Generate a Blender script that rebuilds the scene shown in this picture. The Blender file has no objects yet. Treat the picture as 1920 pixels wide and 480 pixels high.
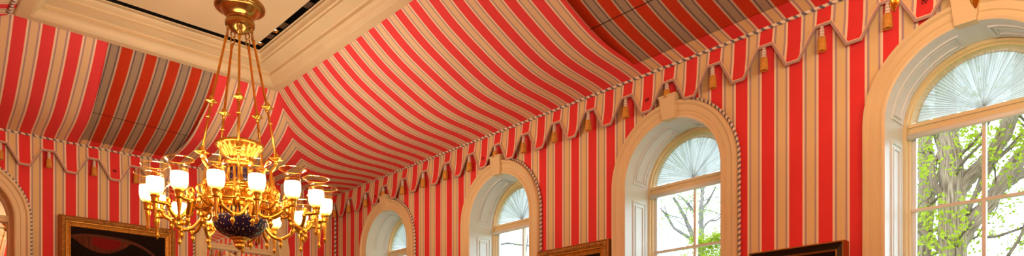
import bpy, math, random
from mathutils import Vector, Matrix
PI = math.pi
rnd = random.Random(7)
C = bpy.context.scene.collection
D = 8.5                      # metres per survey unit
EYE = 1.6
P = 0.0213                   # stripe period
CX, CY = 0.901, -0.4985      # camera in survey units
RL, RW = 1.164, 0.55         # room length / width
Z0 = 0.261                   # cord line
HF, ZF = 0.156, 0.3190       # tent run to ceiling frame, its height
ZC = 0.3377                  # flat ceiling
ZR = 0.40                    # wall tops and the added light-sealing slab
ZFL = -EYE / D
SPR, RO, RI, REC = 0.1705, 0.0603, 0.0465, 0.0337
SILL = -0.085

# ---------------------------------------------------------------- helpers
def W(x, y, z): return (x * D, y * D, EYE + z * D)
def MN(a, o, z): return W(a, -o, z)         # window wall
def MW(a, o, z): return W(o, -a, z)         # picture wall
def MS(a, o, z): return W(a, -RW + o, z)
def ME(a, o, z): return W(RL - o, -a, z)

def mesh(name, verts, faces, mat, parent=None, uvs=None, smooth=False, loc=None, fmats=None):
    me = bpy.data.meshes.new(name)
    me.from_pydata([tuple(v) for v in verts], [], faces)
    if uvs is not None:
        ul = me.uv_layers.new(name='UVMap')
        for l in me.loops: ul.data[l.index].uv = uvs[l.vertex_index]
    mats = mat if isinstance(mat, (list, tuple)) else [mat]
    for m in mats: me.materials.append(m)
    if fmats:
        for p_, k in zip(me.polygons, fmats): p_.material_index = k
    if smooth: me.polygons.foreach_set('use_smooth', [True] * len(me.polygons))
    me.update()
    o = bpy.data.objects.new(name, me); C.objects.link(o)
    if parent: o.parent = parent
    if loc: o.location = loc
    return o

def tag(o, label=None, cat=None, group=None, kind=None):
    if label: o['label'] = label
    if cat: o['category'] = cat
    if group: o['group'] = group
    if kind: o['kind'] = kind
    return o
def empty(name, loc=(0, 0, 0), rz=0, parent=None):
    o = bpy.data.objects.new(name, None); C.objects.link(o)
    o.location = loc; o.rotation_euler = (0, 0, rz); o.empty_display_size = .1
    if parent: o.parent = parent
    return o
def copy_tree(o, parent=None):
    c = o.copy(); C.objects.link(c); c.parent = parent
    for ch in list(o.children): copy_tree(ch, c)
    return c

class MB:
    def __init__(s): s.v = []; s.f = []; s.uv = []
    def add(s, v, f, uv=None):
        b = len(s.v); s.v += [tuple(p) for p in v]; s.f += [tuple(i + b for i in q) for q in f]
        s.uv += list(uv) if uv else [(0, 0)] * len(v)
        return s
    def box(s, c0, c1, M=None):
        (x0, y0, z0), (x1, y1, z1) = c0, c1
        vs = [(x0,y0,z0),(x1,y0,z0),(x1,y1,z0),(x0,y1,z0),(x0,y0,z1),(x1,y0,z1),(x1,y1,z1),(x0,y1,z1)]
        if M: vs = [M(*p) for p in vs]
        return s.add(vs, [(0,3,2,1),(4,5,6,7),(0,1,5,4),(1,2,6,5),(2,3,7,6),(3,0,4,7)])
    def build(s, name, mat, parent=None, smooth=False, loc=None):
        return mesh(name, s.v, s.f, mat, parent, s.uv, smooth, loc)

def grid_faces(n, m, closed_m=False, off=0):
    f = []
    for i in range(n - 1):
        for j in range(m if closed_m else m - 1):
            j2 = (j + 1) % m
            f.append((off + i*m + j, off + (i+1)*m + j, off + (i+1)*m + j2, off + i*m + j2))
    return f

def lathe(mb, prof, seg=24, lobes=0, amp=0, ctr=(0, 0, 0), lobe_pts=None):
    m = seg + 1; vs = []; uv = []
    for i, (r, z) in enumerate(prof):
        for j in range(m):
            t = 2*PI*j/seg
            rr = r * (1 + (amp * math.cos(lobes*t) if lobes and (lobe_pts is None or i in lobe_pts) else 0))
            vs.append((ctr[0] + rr*math.cos(t), ctr[1] + rr*math.sin(t), ctr[2] + z)); uv.append((j/seg, i/max(1, len(prof)-1)))
    mb.add(vs, grid_faces(len(prof), m), uv); return mb

def tube(mb, pts, r, seg=8, twist=0, twamp=0, cap=True):
    pts = [Vector(p) for p in pts]; n = len(pts)
    rs = r if isinstance(r, (list, tuple)) else [r]*n
    up = None; vs = []; uv = []; L = 0; m = seg + 1
    for i, p in enumerate(pts):
        d = (pts[min(i+1, n-1)] - pts[max(i-1, 0)]).normalized()
        if up is None:
            up = Vector((0, 0, 1)) if abs(d.z) < .9 else Vector((1, 0, 0))
        up = (up - d*up.dot(d))
        if up.length < 1e-6: up = d.orthogonal()
        up.normalize(); s = d.cross(up)
        if i: L += (p - pts[i-1]).length
        for j in range(m):
            t = 2*PI*j/seg
            rr = rs[i]*(1 + twamp*math.cos(2*t - 2*PI*L*twist)) if twist else rs[i]
            vs.append(p + (up*math.cos(t) + s*math.sin(t))*rr); uv.append((L, j/seg))
    f = grid_faces(n, m)
    if cap:
        f.append(tuple(range(seg))); f.append(tuple((n-1)*m + k for k in range(seg))[::-1])
    mb.add(vs, f, uv); return mb

def bez(pts, n=8):
    """Catmull-Rom through pts"""
    P_ = [Vector(p) for p in pts]; P_ = [2*P_[0]-P_[1]] + P_ + [2*P_[-1]-P_[-2]]; out = []
    for i in range(1, len(P_)-2):
        a, b, c, d = P_[i-1:i+3]
        for k in range(n):
            t = k/n
            out.append(.5*((2*b) + (c-a)*t + (2*a-5*b+4*c-d)*t*t + (3*b-a-3*c+d)*t**3))
    out.append(P_[-2]); return out

# ---------------------------------------------------------------- materials
def srgb(r, g, b):
    f = lambda c: (c/12.92 if c <= .04045 else ((c+.055)/1.055)**2.4)
    return (f(r/255), f(g/255), f(b/255), 1)
class NT:
    def __init__(s, name):
        s.m = bpy.data.materials.new(name); s.m.use_nodes = True; s.t = s.m.node_tree; s.t.nodes.clear()
        s.out = s.n('ShaderNodeOutputMaterial')
    def n(s, t, **k):
        o = s.t.nodes.new(t)
        for a, b in k.items(): setattr(o, a, b)
        return o
    def l(s, a, b): s.t.links.new(a, b)
    def math(s, op, a, b=None, c=None):
        o = s.n('ShaderNodeMath', operation=op)
        for i, v in enumerate((a, b, c)):
            if v is None: continue
            if isinstance(v, (int, float)): o.inputs[i].default_value = v
            else: s.l(v, o.inputs[i])
        return o.outputs[0]
    def bsdf(s, col=None, rough=.6, metal=0, **k):
        b = s.n('ShaderNodeBsdfPrincipled')
        b.inputs['Roughness'].default_value = rough; b.inputs['Metallic'].default_value = metal
        if col is not None:
            if hasattr(col, 'links'): s.l(col, b.inputs['Base Color'])
            else: b.inputs['Base Color'].default_value = col
        for a, v in k.items(): b.inputs[a.replace('_', ' ')].default_value = v
        s.l(b.outputs[0], s.out.inputs[0]); return b
    def mix(s, fac, a, b, typ='MIX'):
        o = s.n('ShaderNodeMix', data_type='RGBA', blend_type=typ)
        for sock, v in ((o.inputs[0], fac), (o.inputs[6], a), (o.inputs[7], b)):
            if hasattr(v, 'links'): s.l(v, sock)
            elif isinstance(v, (int, float)): sock.default_value = v
            else: sock.default_value = v
        return o.outputs[2]
    def noise(s, scale, detail=3, coord='Object', vec=None):
        t = s.n('ShaderNodeTexNoise'); t.inputs['Scale'].default_value = scale; t.inputs['Detail'].default_value = detail
        if vec is None: vec = s.n('ShaderNodeTexCoord').outputs[coord]
        s.l(vec, t.inputs['Vector']); return t.outputs[0]
    def bump(s, b, h, strength=.2, dist=.01):
        o = s.n('ShaderNodeBump'); o.inputs['Strength'].default_value = strength; o.inputs['Distance'].default_value = dist
        s.l(h, o.inputs['Height']); s.l(o.outputs[0], b.inputs['Normal'])

def stripe_mat(name, red, cream, light, mauve, line_at=None, rough=.75, weave=0.0, translucent=0):
    q = NT(name)
    uv = q.n('ShaderNodeTexCoord').outputs['UV']
    sep = q.n('ShaderNodeSeparateXYZ'); q.l(uv, sep.inputs[0])
    fr = q.math('FRACT', q.math('ADD', sep.outputs[0], 100.14))
    r = q.n('ShaderNodeValToRGB'); r.color_ramp.interpolation = 'CONSTANT'
    el = r.color_ramp.elements
    stops = [(0, red), (.455, light), (.53, mauve), (.60, cream), (.86, mauve), (.925, light), (.997, red)]
    el[0].position = 0; el[0].color = red; el[1].position = stops[1][0]; el[1].color = stops[1][1]
    for p_, c in stops[2:]:
        e = el.new(p_); e.color = c
    q.l(fr, r.inputs[0])
    col = r.outputs[0]
    nz = q.noise(.8, 4)
    mr = q.n('ShaderNodeMapRange'); q.l(nz, mr.inputs[0]); mr.inputs[1].default_value = .3; mr.inputs[2].default_value = .7
    mr.inputs[3].default_value = .94; mr.inputs[4].default_value = 1.05
    hs = q.n('ShaderNodeHueSaturation'); q.l(mr.outputs[0], hs.inputs['Value']); q.l(col, hs.inputs['Color']); col = hs.outputs[0]
    if weave:
        w = q.noise(260, 2)
        mr2 = q.n('ShaderNodeMapRange'); q.l(w, mr2.inputs[0]); mr2.inputs[1].default_value = .35; mr2.inputs[2].default_value = .65
        mr2.inputs[3].default_value = 1 - weave; mr2.inputs[4].default_value = 1 + weave
        h2 = q.n('ShaderNodeHueSaturation'); q.l(mr2.outputs[0], h2.inputs['Value']); q.l(col, h2.inputs['Color']); col = h2.outputs[0]
    if line_at is not None:
        d = q.math('ABSOLUTE', q.math('SUBTRACT', sep.outputs[1], line_at))
        f = q.math('LESS_THAN', d, .0004)
        col = q.mix(f, col, (.05, .02, .01, 1))
    b = q.bsdf(col, rough)
    b.inputs['Specular IOR Level'].default_value = .15
    q.bump(b, q.noise(400, 1), .12, .002)
    return q.m

def plain(name, col, rough=.5, metal=0, nscale=6, var=.05, bump=0, bscale=80, **k):
    q = NT(name); nz = q.noise(nscale, 3)
    dark = tuple(c*(1-2*var) for c in col[:3]) + (1,)
    c = q.mix(nz, dark, tuple(min(1, c*(1+var)) for c in col[:3]) + (1,))
    b = q.bsdf(c, rough, metal, **k)
    if bump: q.bump(b, q.noise(bscale, 2), bump, .004)
    return q.m

RED, CREAM, LIGHT, MAUVE = (.82, .050, .050, 1), (.82, .62, .31, 1), (.95, .77, .52, 1), (.50, .35, .35, 1)
M = {}
M['fabric'] = stripe_mat('striped_fabric', RED, CREAM, LIGHT, MAUVE)
M['canopy'] = stripe_mat('striped_tent_fabric', (.82, .060, .065, 1), (.80, .56, .32, 1), (.93, .70, .48, 1), (.48, .31, .31, 1))
M['scrim'] = stripe_mat('striped_scrim_fabric', (.52, .036, .007, 1), (.37, .265, .18, 1), (.54, .38, .26, 1), (.17, .115, .11, 1), line_at=.07, weave=.22)
M['paint'] = plain('cream_paint', (.84, .66, .37, 1), .45, nscale=2, var=.03)
M['framepaint'] = plain('ceiling_frame_paint', (.72, .545, .31, 1), .5, nscale=2, var=.03)
M['ceiling'] = plain('ceiling_paint', (.66, .48, .275, 1), .6, nscale=1, var=.02)
M['white'] = plain('white_paint', (.82, .84, .82, 1), .35, nscale=2, var=.02)
M['muntin'] = plain('pinkish_white_paint', (.84, .70, .56, 1), .4)
M['shadewhite'] = plain('white_blind', (.85, .80, .72, 1), .5)
M['black'] = plain('black_metal', (.006, .005, .005, 1), .5)
M['grille'] = plain('bronze_grille', (.10, .065, .04, 1), .35, .6)
M['brass'] = plain('polished_brass', (.92, .49, .07, 1), .30, 1, nscale=25, var=.16, bump=.12, bscale=60)
M['rodbrass'] = plain('orange_brass', (.80, .38, .055, 1), .3, 1, nscale=20, var=.15)
M['oldbrass'] = plain('antique_brass', (.52, .27, .065, 1), .24, 1, nscale=14, var=.2, bump=.05)
M['trim'] = plain('mauve_braid', (.50, .33, .28, 1), .8, bump=.4, bscale=300)
M['skirt'] = plain('gold_fringe', (.80, .36, .05, 1), .7, nscale=40, var=.2)
M['band'] = plain('cream_and_grey_wrap', (.88, .76, .62, 1), .7)
M['floor'] = plain('wood_floor', (.28, .14, .06, 1), .3, nscale=4, var=.2)
M['grass'] = plain('lawn', (.12, .25, .04, 1), .9, nscale=3, var=.3)

# twisted cord
for NAME, FREQ in (('cord', 19.0), ('finecord', 28.0)):
    q = NT('twisted_' + NAME); uv = q.n('ShaderNodeTexCoord').outputs['UV']; sp = q.n('ShaderNodeSeparateXYZ'); q.l(uv, sp.inputs[0])
    ph = q.math('FRACT', q.math('SUBTRACT', sp.outputs[1], q.math('MULTIPLY', sp.outputs[0], FREQ)))
    f = q.math('GREATER_THAN', ph, .58)
    b = q.bsdf(q.mix(f, (.90, .76, .58, 1), (.17, .16, .19, 1)), .7); M[NAME] = q.m
# glass
q = NT('window_glass'); g = q.n('ShaderNodeBsdfGlossy'); g.inputs['Roughness'].default_value = .02
t = q.n('ShaderNodeBsdfTransparent'); mx = q.n('ShaderNodeMixShader'); mx.inputs[0].default_value = .04
q.l(t.outputs[0], mx.inputs[1]); q.l(g.outputs[0], mx.inputs[2]); q.l(mx.outputs[0], q.out.inputs[0]); M['glass'] = q.m
# mirror
q = NT('mirror_glass'); g = q.n('ShaderNodeBsdfGlossy'); g.inputs['Roughness'].default_value = .01; g.inputs['Color'].default_value = (.9, .86, .78, 1)
q.l(g.outputs[0], q.out.inputs[0]); M['mirror'] = q.m
# clear chandelier glass
q = NT('clear_glass'); g = q.n('ShaderNodeBsdfGlossy'); g.inputs['Roughness'].default_value = .06; g.inputs['Color'].default_value = (1, .85, .6, 1)
t = q.n('ShaderNodeBsdfTransparent'); t.inputs[0].default_value = (1, .95, .86, 1); mx = q.n('ShaderNodeMixShader')
fr = q.n('ShaderNodeLayerWeight'); fr.inputs[0].default_value = .45
q.l(q.math('MULTIPLY_ADD', fr.outputs['Facing'], .30, .03), mx.inputs[0])
q.l(t.outputs[0], mx.inputs[1]); q.l(g.outputs[0], mx.inputs[2]); q.l(mx.outputs[0], q.out.inputs[0]); M['clear'] = q.m
# frosted glass lit from the bulb in it
q = NT('frosted_glass'); tl = q.n('ShaderNodeBsdfTranslucent'); tl.inputs[0].default_value = (1, .74, .36, 1)
t = q.n('ShaderNodeBsdfTransparent'); t.inputs[0].default_value = (1, .86, .6, 1); mx = q.n('ShaderNodeMixShader'); mx.inputs[0].default_value = .35
q.l(tl.outputs[0], mx.inputs[1]); q.l(t.outputs[0], mx.inputs[2]); q.l(mx.outputs[0], q.out.inputs[0]); M['frost'] = q.m
q = NT('lamp_bulb'); e = q.n('ShaderNodeEmission'); e.inputs[0].default_value = (1, .66, .26, 1); e.inputs[1].default_value = 7
q.l(e.outputs[0], q.out.inputs[0]); M['bulb'] = q.m
q = NT('downlight_lens'); e = q.n('ShaderNodeEmission'); e.inputs[0].default_value = (1, .85, .6, 1); e.inputs[1].default_value = 2.5
q.l(e.outputs[0], q.out.inputs[0]); M['lens'] = q.m
# blue bowl with gold stars
q = NT('starry_blue_enamel'); sp = q.n('ShaderNodeSeparateXYZ'); q.l(q.n('ShaderNodeTexCoord').outputs['UV'], sp.inputs[0])
def stars(nu, nv, th):
    cb = q.n('ShaderNodeCombineXYZ'); q.l(q.math('MULTIPLY', sp.outputs[0], nu), cb.inputs[0]); q.l(q.math('MULTIPLY', sp.outputs[1], nv), cb.inputs[1])
    v = q.n('ShaderNodeTexVoronoi', voronoi_dimensions='2D', distance='MANHATTAN'); v.inputs['Scale'].default_value = 1; q.l(cb.outputs[0], v.inputs['Vector'])
    return q.math('LESS_THAN', v.outputs['Distance'], th)
s3 = q.math('MAXIMUM', stars(38, 6.3, .12), stars(15, 2.4, .075))
b = q.bsdf(q.mix(s3, (.016, .009, .042, 1), (1, .68, .22, 1)), .2); M['enamel'] = q.m
q = NT('barred_band'); sp = q.n('ShaderNodeSeparateXYZ'); q.l(q.n('ShaderNodeTexCoord').outputs['UV'], sp.inputs[0])
fr = q.math('GREATER_THAN', q.math('FRACT', q.math('MULTIPLY', sp.outputs[0], 44)), .5)
b = q.bsdf(q.mix(fr, (.03, .012, .02, 1), (1, .5, .12, 1)), .25); q.l(fr, b.inputs['Metallic']); M['barred'] = q.m
# gilt carved frame
def gilt(name, col, amt):
    q = NT(name); nz = q.noise(55, 4); c = q.mix(nz, tuple(x*.25 for x in col[:3]) + (1,), col)
    b = q.bsdf(c, .36, .6); q.bump(b, q.noise(70, 3), amt, .02); return q.m
M['gilt'] = gilt('plain_gilt', (1, .47, .07, 1), .05); M['carved'] = gilt('carved_gilt', (.85, .42, .09, 1), 1.0)
M['ebony'] = plain('ebonised_wood', (.018, .010, .006, 1), .3); M['giltdark'] = plain('dull_gilt_fillet', (.42, .17, .035, 1), .35, .6)
# canvases: dark interior with an arched chair back and drapery (generic)
def canvas(name, tone, redamt):
    q = NT(name); tc = q.n('ShaderNodeTexCoord').outputs['UV']
    sp = q.n('ShaderNodeSeparateXYZ'); q.l(tc, sp.inputs[0]); x, y = sp.outputs[0], sp.outputs[1]
    n1 = q.noise(5, 5, vec=tc)
    col = q.mix(n1, tuple(c*.3 for c in tone[:3]) + (1,), tuple(c*1.5 for c in tone[:3]) + (1,))
    pl = q.math('LESS_THAN', q.math('FRACT', q.math('MULTIPLY', x, 17)), .07); col = q.mix(pl, col, (.02, .006, .003, 1))
    dx = q.math('SUBTRACT', x, .36)
    rr_ = q.math('ADD', q.math('POWER', q.math('MULTIPLY', dx, 6.5), 2.0), q.math('POWER', q.math('MULTIPLY', q.math('SUBTRACT', y, .91), 16), 2.0))
    col = q.mix(q.math('MULTIPLY', q.math('LESS_THAN', rr_, 1), redamt), col, (.20, .006, .008, 1))
    n2 = q.noise(9, 3, vec=tc)
    rm = q.math('MULTIPLY', q.math('GREATER_THAN', n2, .60), q.math('GREATER_THAN', x, .7)); col = q.mix(q.math('MULTIPLY', rm, redamt), col, (.13, .006, .006, 1))
    dip = q.math('LESS_THAN', y, q.math('ADD', .815, q.math('MULTIPLY', q.math('POWER', q.math('SUBTRACT', x, .32), 2.0), 1.1)))
    col = q.mix(dip, col, (.012, .006, .004, 1))
    yy = q.math('ADD', y, q.math('ADD', q.math('MULTIPLY', q.math('POWER', q.math('ABSOLUTE', dx), 3.0), .7), q.math('MULTIPLY', dx, .02)))
    band = q.math('MULTIPLY', q.math('GREATER_THAN', yy, .935), q.math('LESS_THAN', yy, .958))
    col = q.mix(band, col, (.11, .035, .018, 1))
    col = q.mix(q.math('GREATER_THAN', yy, .958), col, (.014, .006, .004, 1))
    q.bsdf(col, .8, Specular_IOR_Level=.08); return q.m
M['canvas'] = canvas('dark_painting', (.13, .032, .014, 1), .85)
M['canvas2'] = canvas('brown_painting', (.09, .036, .010, 1), .0)
# curtains
def sheer(name, col, tr):
    q = NT(name); d = q.n('ShaderNodeBsdfDiffuse'); d.inputs[0].default_value = col
    tl = q.n('ShaderNodeBsdfTranslucent'); tl.inputs[0].default_value = col
    t = q.n('ShaderNodeBsdfTransparent'); m1 = q.n('ShaderNodeMixShader'); m1.inputs[0].default_value = .6
    m2 = q.n('ShaderNodeMixShader'); m2.inputs[0].default_value = tr
    sp = q.n('ShaderNodeSeparateXYZ'); q.l(q.n('ShaderNodeTexCoord').outputs['UV'], sp.inputs[0])
    mp = q.n('ShaderNodeCombineXYZ'); q.l(q.math('MULTIPLY', sp.outputs[0], 60), mp.inputs[0]); q.l(q.math('MULTIPLY', sp.outputs[1], 1.2), mp.inputs[1])
    nz = q.noise(1.0, 3, vec=mp.outputs[0])
    mr = q.n('ShaderNodeMapRange'); q.l(nz, mr.inputs[0]); mr.inputs[1].default_value = .35; mr.inputs[2].default_value = .7
    mr.inputs[3].default_value = 0; mr.inputs[4].default_value = tr
    q.l(mr.outputs[0], m2.inputs[0])
    q.l(d.outputs[0], m1.inputs[1]); q.l(tl.outputs[0], m1.inputs[2]); q.l(m1.outputs[0], m2.inputs[1]); q.l(t.outputs[0], m2.inputs[2])
    q.l(m2.outputs[0], q.out.inputs[0]); return q.m
M['sheer'] = sheer('sheer_white_voile', (.60, .63, .62, 1), .15)
M['ruffle'] = sheer('gathered_beige_edging', (.80, .64, .42, 1), .06)
# trees
def bark(name, c0, c1):
    q = NT(name); tc = q.n('ShaderNodeTexCoord').outputs['UV']; mp = q.n('ShaderNodeMapping'); mp.inputs['Scale'].default_value = (1.2, 16, 1)
    q.l(tc, mp.inputs[0]); nz = q.noise(3, 5, vec=mp.outputs[0])
    mr = q.n('ShaderNodeMapRange'); q.l(nz, mr.inputs[0]); mr.inputs[1].default_value = .35; mr.inputs[2].default_value = .65
    b = q.bsdf(q.mix(mr.outputs[0], c0, c1), .9); q.bump(b, nz, .8, .05); return q.m
M['bark'] = bark('grey_brown_bark', (.13, .082, .045, 1), (.44, .32, .21, 1))
M['bark2'] = bark('haze_paled_bark', (.20, .17, .155, 1), (.34, .29, .26, 1))  # far trees: distance haze put into the bark colour
def leafm(name, a, b_):
    q = NT(name); nz = q.noise(1.6, 3); c = q.mix(nz, a, b_)
    d = q.n('ShaderNodeBsdfDiffuse'); tl = q.n('ShaderNodeBsdfTranslucent'); m1 = q.n('ShaderNodeMixShader'); m1.inputs[0].default_value = .5
    q.l(c, d.inputs[0]); q.l(c, tl.inputs[0]); q.l(d.outputs[0], m1.inputs[1]); q.l(tl.outputs[0], m1.inputs[2]); q.l(m1.outputs[0], q.out.inputs[0]); return q.m
M['leaf'] = leafm('spring_green_leaves', (.22, .32, .010, 1), (.52, .58, .06, 1))
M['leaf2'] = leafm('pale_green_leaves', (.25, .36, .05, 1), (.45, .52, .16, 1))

# ---------------------------------------------------------------- arches
N_ARCH = [0.0705 + RO + .2131*k for k in range(5)]
W_ARCH = [0.1308, 0.4194]
def wall_with_arches(name, Mf, length, centres, mat, bottoms):
    xs = set([0, length])
    n = int(length/ (P/2))
    for i in range(n+1): xs.add(i*length/n)
    r = RI
    for c in centres:
        for k in range(33): xs.add(c - r*math.cos(PI*k/32))
    xs = sorted(xs); vs = []; fs = []; uv = []
    def quad(a0, a1, zl0, zl1, zt):
        b = len(vs)
        for a, z in ((a0, zl0), (a1, zl1), (a1, zt), (a0, zt)):
            vs.append(Mf(a, 0, z)); uv.append((a/P, z))
        fs.append((b, b+1, b+2, b+3))
    def arch(a):
        for c, bt in zip(centres, bottoms):
            if abs(a - c) < r + 1e-7: return SPR + math.sqrt(max(0, r*r - (a-c)**2)), bt
        return None
    for a0, a1 in zip(xs, xs[1:]):
        if a1 - a0 < 1e-7: continue
        h = arch((a0+a1)/2)
        if h is None: quad(a0, a1, ZFL, ZFL, ZR)
        else:
            quad(a0, a1, (arch(a0) or (SPR,))[0], (arch(a1) or (SPR,))[0], ZR)
            if h[1] > ZFL: quad(a0, a1, ZFL, ZFL, h[1])
    o = mesh(name, vs, fs, mat, None, uv); tag(o, kind='structure'); return o
wall_with_arches('wall_north', MN, RL, N_ARCH, M['fabric'], [SILL]*5)
wall_with_arches('wall_west', MW, RW, W_ARCH, M['fabric'], [ZFL]*2)
wall_with_arches('wall_south', MS, RL, [], M['fabric'], [])
wall_with_arches('wall_east', ME, RW, [], M['fabric'], [])
tag(mesh('floor', [W(-.04,.04,ZFL), W(RL,.04,ZFL), W(RL,-RW,ZFL), W(-.04,-RW,ZFL)], [(0,1,2,3)], M['floor']), kind='structure')
mb = MB(); mb.box((-.0, -RW, ZR), (RL, 0, ZR + .01), W)
tag(mb.build('light_seal_slab', M['ceiling']), kind='structure')  # added unseen above the tent to keep sky light from leaking in

def arch_ts(bottom, n=40):
    """path params: (kind) -> list of functions R -> (da, z)"""
    out = []
    for z in (bottom, bottom*.5 + SPR*.5): out.append(lambda R, z=z: (R, z))
    for k in range(n+1):
        t = PI*k/n; out.append(lambda R, t=t: (R*math.cos(t), SPR + R*math.sin(t)))
    for z in (bottom*.5 + SPR*.5, bottom): out.append(lambda R, z=z: (-R, z))
    return out
def arch_sweep(mb, Mf, c, prof, bottom, n=40):
    """prof list of (R, o)"""
    ts = arch_ts(bottom, n); vs = []
    for f in ts:
        for R, o in prof:
            da, z = f(R); vs.append(Mf(c + da, o, z))
    mb.add(vs, grid_faces(len(ts), len(prof)))
def arc_seg(mb, Mf, c, R0, R1, o0, o1, t0, t1, n=16):
    vs = []
    for k in range(n+1):
        t = t0 + (t1-t0)*k/n
        for R, o in ((R0, o0), (R1, o0), (R1, o1), (R0, o1)):
            vs.append(Mf(c + R*math.cos(t), o, SPR + R*math.sin(t)))
    f = grid_faces(n+1, 4, True); f += [(0,1,2,3), tuple(n*4 + k for k in (3,2,1,0))]
    mb.add(vs, f)

CAS = [(RO, 0), (RO, .0045), (RO-.0006, .0056), (RO-.0026, .0056), (RO-.0034, .0046), (RO-.0040, .0038),
       (RO-.0070, .0038), (RO-.0082, .0038), (RO-.0088, .0030), (RO-.0108, .0030), (RO-.0112, .0040), (RO-.0124, .0040), (RI, .0034)]
def make_window(idx, Mf, c, bottom, rec, mirror=False):
    root = empty('window_%d' % idx, Mf(c, 0, max(bottom, ZFL))); tag(root, kind='structure')
    rinv = Vector(root.location)
    def add(name, mb, mat, smooth=False, par=None):
        o = mb.build(name, mat, None, smooth)
        o.data.transform(Matrix.Translation(-rinv)); o.parent = par or root; return o
    mb = MB(); arch_sweep(mb, Mf, c, CAS, bottom); add('casing', mb, M['paint'])
    mb = MB()   # keystone: tapered block
    k0, k1, zb, zt = .0058, .0078, SPR + RI - .0005, SPR + RO + .0035
    vs = [Mf(c + sx*k, o, z) for z, k, of in ((zb, k0, .0064), (zt, k1, .0078)) for sx, o in ((-1, 0), (1, 0), (1, of), (-1, of))]
    mb.add(vs, [(0,1,2,3),(4,5,6,7),(0,1,5,4),(1,2,6,5),(2,3,7,6),(3,0,4,7)])
    mb.box((c - k1 - .0006, 0, zt), (c + k1 + .0006, .0084, zt + .0014), Mf)
    add('keystone', mb, M['paint'])
    jm = M['paint'] if mirror else M['white']
    mb = MB(); arch_sweep(mb, Mf, c, [(RI, .0034), (RI, -rec*.10), (RI+.0004, -rec*.12), (RI+.0004, -rec*.95), (RI+.0004, -rec)], bottom); add('jamb', mb, jm, False)
    if not mirror:
        mb = MB(); w = .0011; Ri, Ro = RI - .0006, RI + .0008
        def panel_arc(t0, t1, o0, o1, e):
            arc_seg(mb, Mf, c, Ri, Ro, -o0, -o0 - w, t0, t1); arc_seg(mb, Mf, c, Ri, Ro, -o1 + w, -o1, t0, t1)
            arc_seg(mb, Mf, c, Ri, Ro, -o0 - w, -o1 + w, t0, t0 + e, 2); arc_seg(mb, Mf, c, Ri, Ro, -o0 - w, -o1 + w, t1 - e, t1, 2)
        for t0, t1 in ((.10, PI/2 - .17), (PI/2 + .17, PI - .10)):
            panel_arc(t0, t1, .008, .0265, .025)
            panel_arc(t0 + .06, t1 - .06, .0112, .0233, .016)
        for s in (-1, 1):
            for (o0, o1, z0, z1) in ((.008, .0265, SPR - .010, bottom + .006), (.0115, .023, SPR - .0135, bottom + .0095)):
                xa, xb = sorted((c + s*Ri, c + s*Ro))
                mb.box((xa, -o0, z1), (xb, -o0 - w, z0), Mf); mb.box((xa, -o1 + w, z1), (xb, -o1, z0), Mf)
                mb.box((xa, -o0 - w, z0 - w), (xb, -o1 + w, z0), Mf); mb.box((xa, -o0 - w, z1), (xb, -o1 + w, z1 + w), Mf)
        add('jamb_panel', mb, M['white'])
    fr_in = .0425
    mb = MB(); fm = M['paint']
    arch_sweep(mb, Mf, c, [(RI+.0004, -rec + .0035), (RI-.0018, -rec + .0035), (RI-.0022, -rec + .0018), (fr_in+.0006, -rec + .0018), (fr_in, -rec), (fr_in, -rec - .004)], bottom)
    add('frame', mb, fm)
    mb = MB(); zt0, zt1 = .1690, .1755
    mb.box((c - fr_in - .0005, -rec - .004, zt0), (c + fr_in + .0005, -rec + .003, zt1), Mf)
    mb.box((c - fr_in - .0005, -rec + .003, zt0 + .0038), (c + fr_in + .0005, -rec + .0045, zt1 - .0004), Mf)
    add('transom', mb, M['paint'])
    if not mirror:
        mb = MB(); mb.box((c - .0011, -rec - .003, bottom), (c + .0011, -rec + .0008, zt0), Mf); add('vertical_muntin', mb, M['muntin'])
        z = .1173
        while z > bottom + .02:
            mb = MB(); mb.box((c - fr_in, -rec - .003, z - .0010), (c + fr_in, -rec + .0006, z + .0010), Mf); add('glazing_bar', mb, M['muntin'])
            z -= .0478
        mb = MB()
        for s in (-1, 1):
            xa, xb = sorted((c + s*fr_in, c + s*(fr_in - .0026)))
            mb.box((xa, -rec - .003, bottom), (xb, -rec - .0005, zt0), Mf)
        add('sash_stile', mb, M['white'])
        vs = [Mf(c - fr_in, -rec - .002, bottom), Mf(c + fr_in, -rec - .002, bottom), Mf(c + fr_in, -rec - .002, zt0), Mf(c - fr_in, -rec - .002, zt0)]
        mb = MB(); mb.add(vs, [(0,1,2,3)]); add('pane', mb, M['glass'])
        mb = MB(); mb.box((c - RI - .001, -rec - .004, bottom - .003), (c + RI + .001, .006, bottom), Mf); add('sill', mb, M['paint'])
    else:
        vs = [Mf(c + (fr_in+.001)*math.cos(PI*k/32), -rec - .002, SPR + (fr_in+.001)*math.sin(PI*k/32)) for k in range(33)]
        vs += [Mf(c - fr_in - .001, -rec - .002, max(bottom, ZFL)), Mf(c + fr_in + .001, -rec - .002, max(bottom, ZFL))]
        mb = MB(); mb.add(vs, [tuple(range(35))]); add('pane', mb, M['mirror'])
        mb = MB(); mb.box((c - .0016, -rec - .003, ZFL), (c + .0016, -rec + .001, zt0), Mf); add('vertical_muntin', mb, M['paint'])
    return root
def cord(name, pts, r, label, par=None, cat='cord', group=None, fine=False):
    mb = MB(); tube(mb, pts, r, 12, twist=56. if fine else 38., twamp=.2)
    return tag(mb.build(name, M['finecord' if fine else 'cord'], par, True), label, cat, group)
def dense(pts, step=.02):
    out = []; pts = [Vector(p) for p in pts]
    for a, b in zip(pts, pts[1:]):
        n = max(1, int((b-a).length/step))
        out += [a + (b-a)*k/n for k in range(n)]
    out.append(pts[-1]); return out
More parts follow.
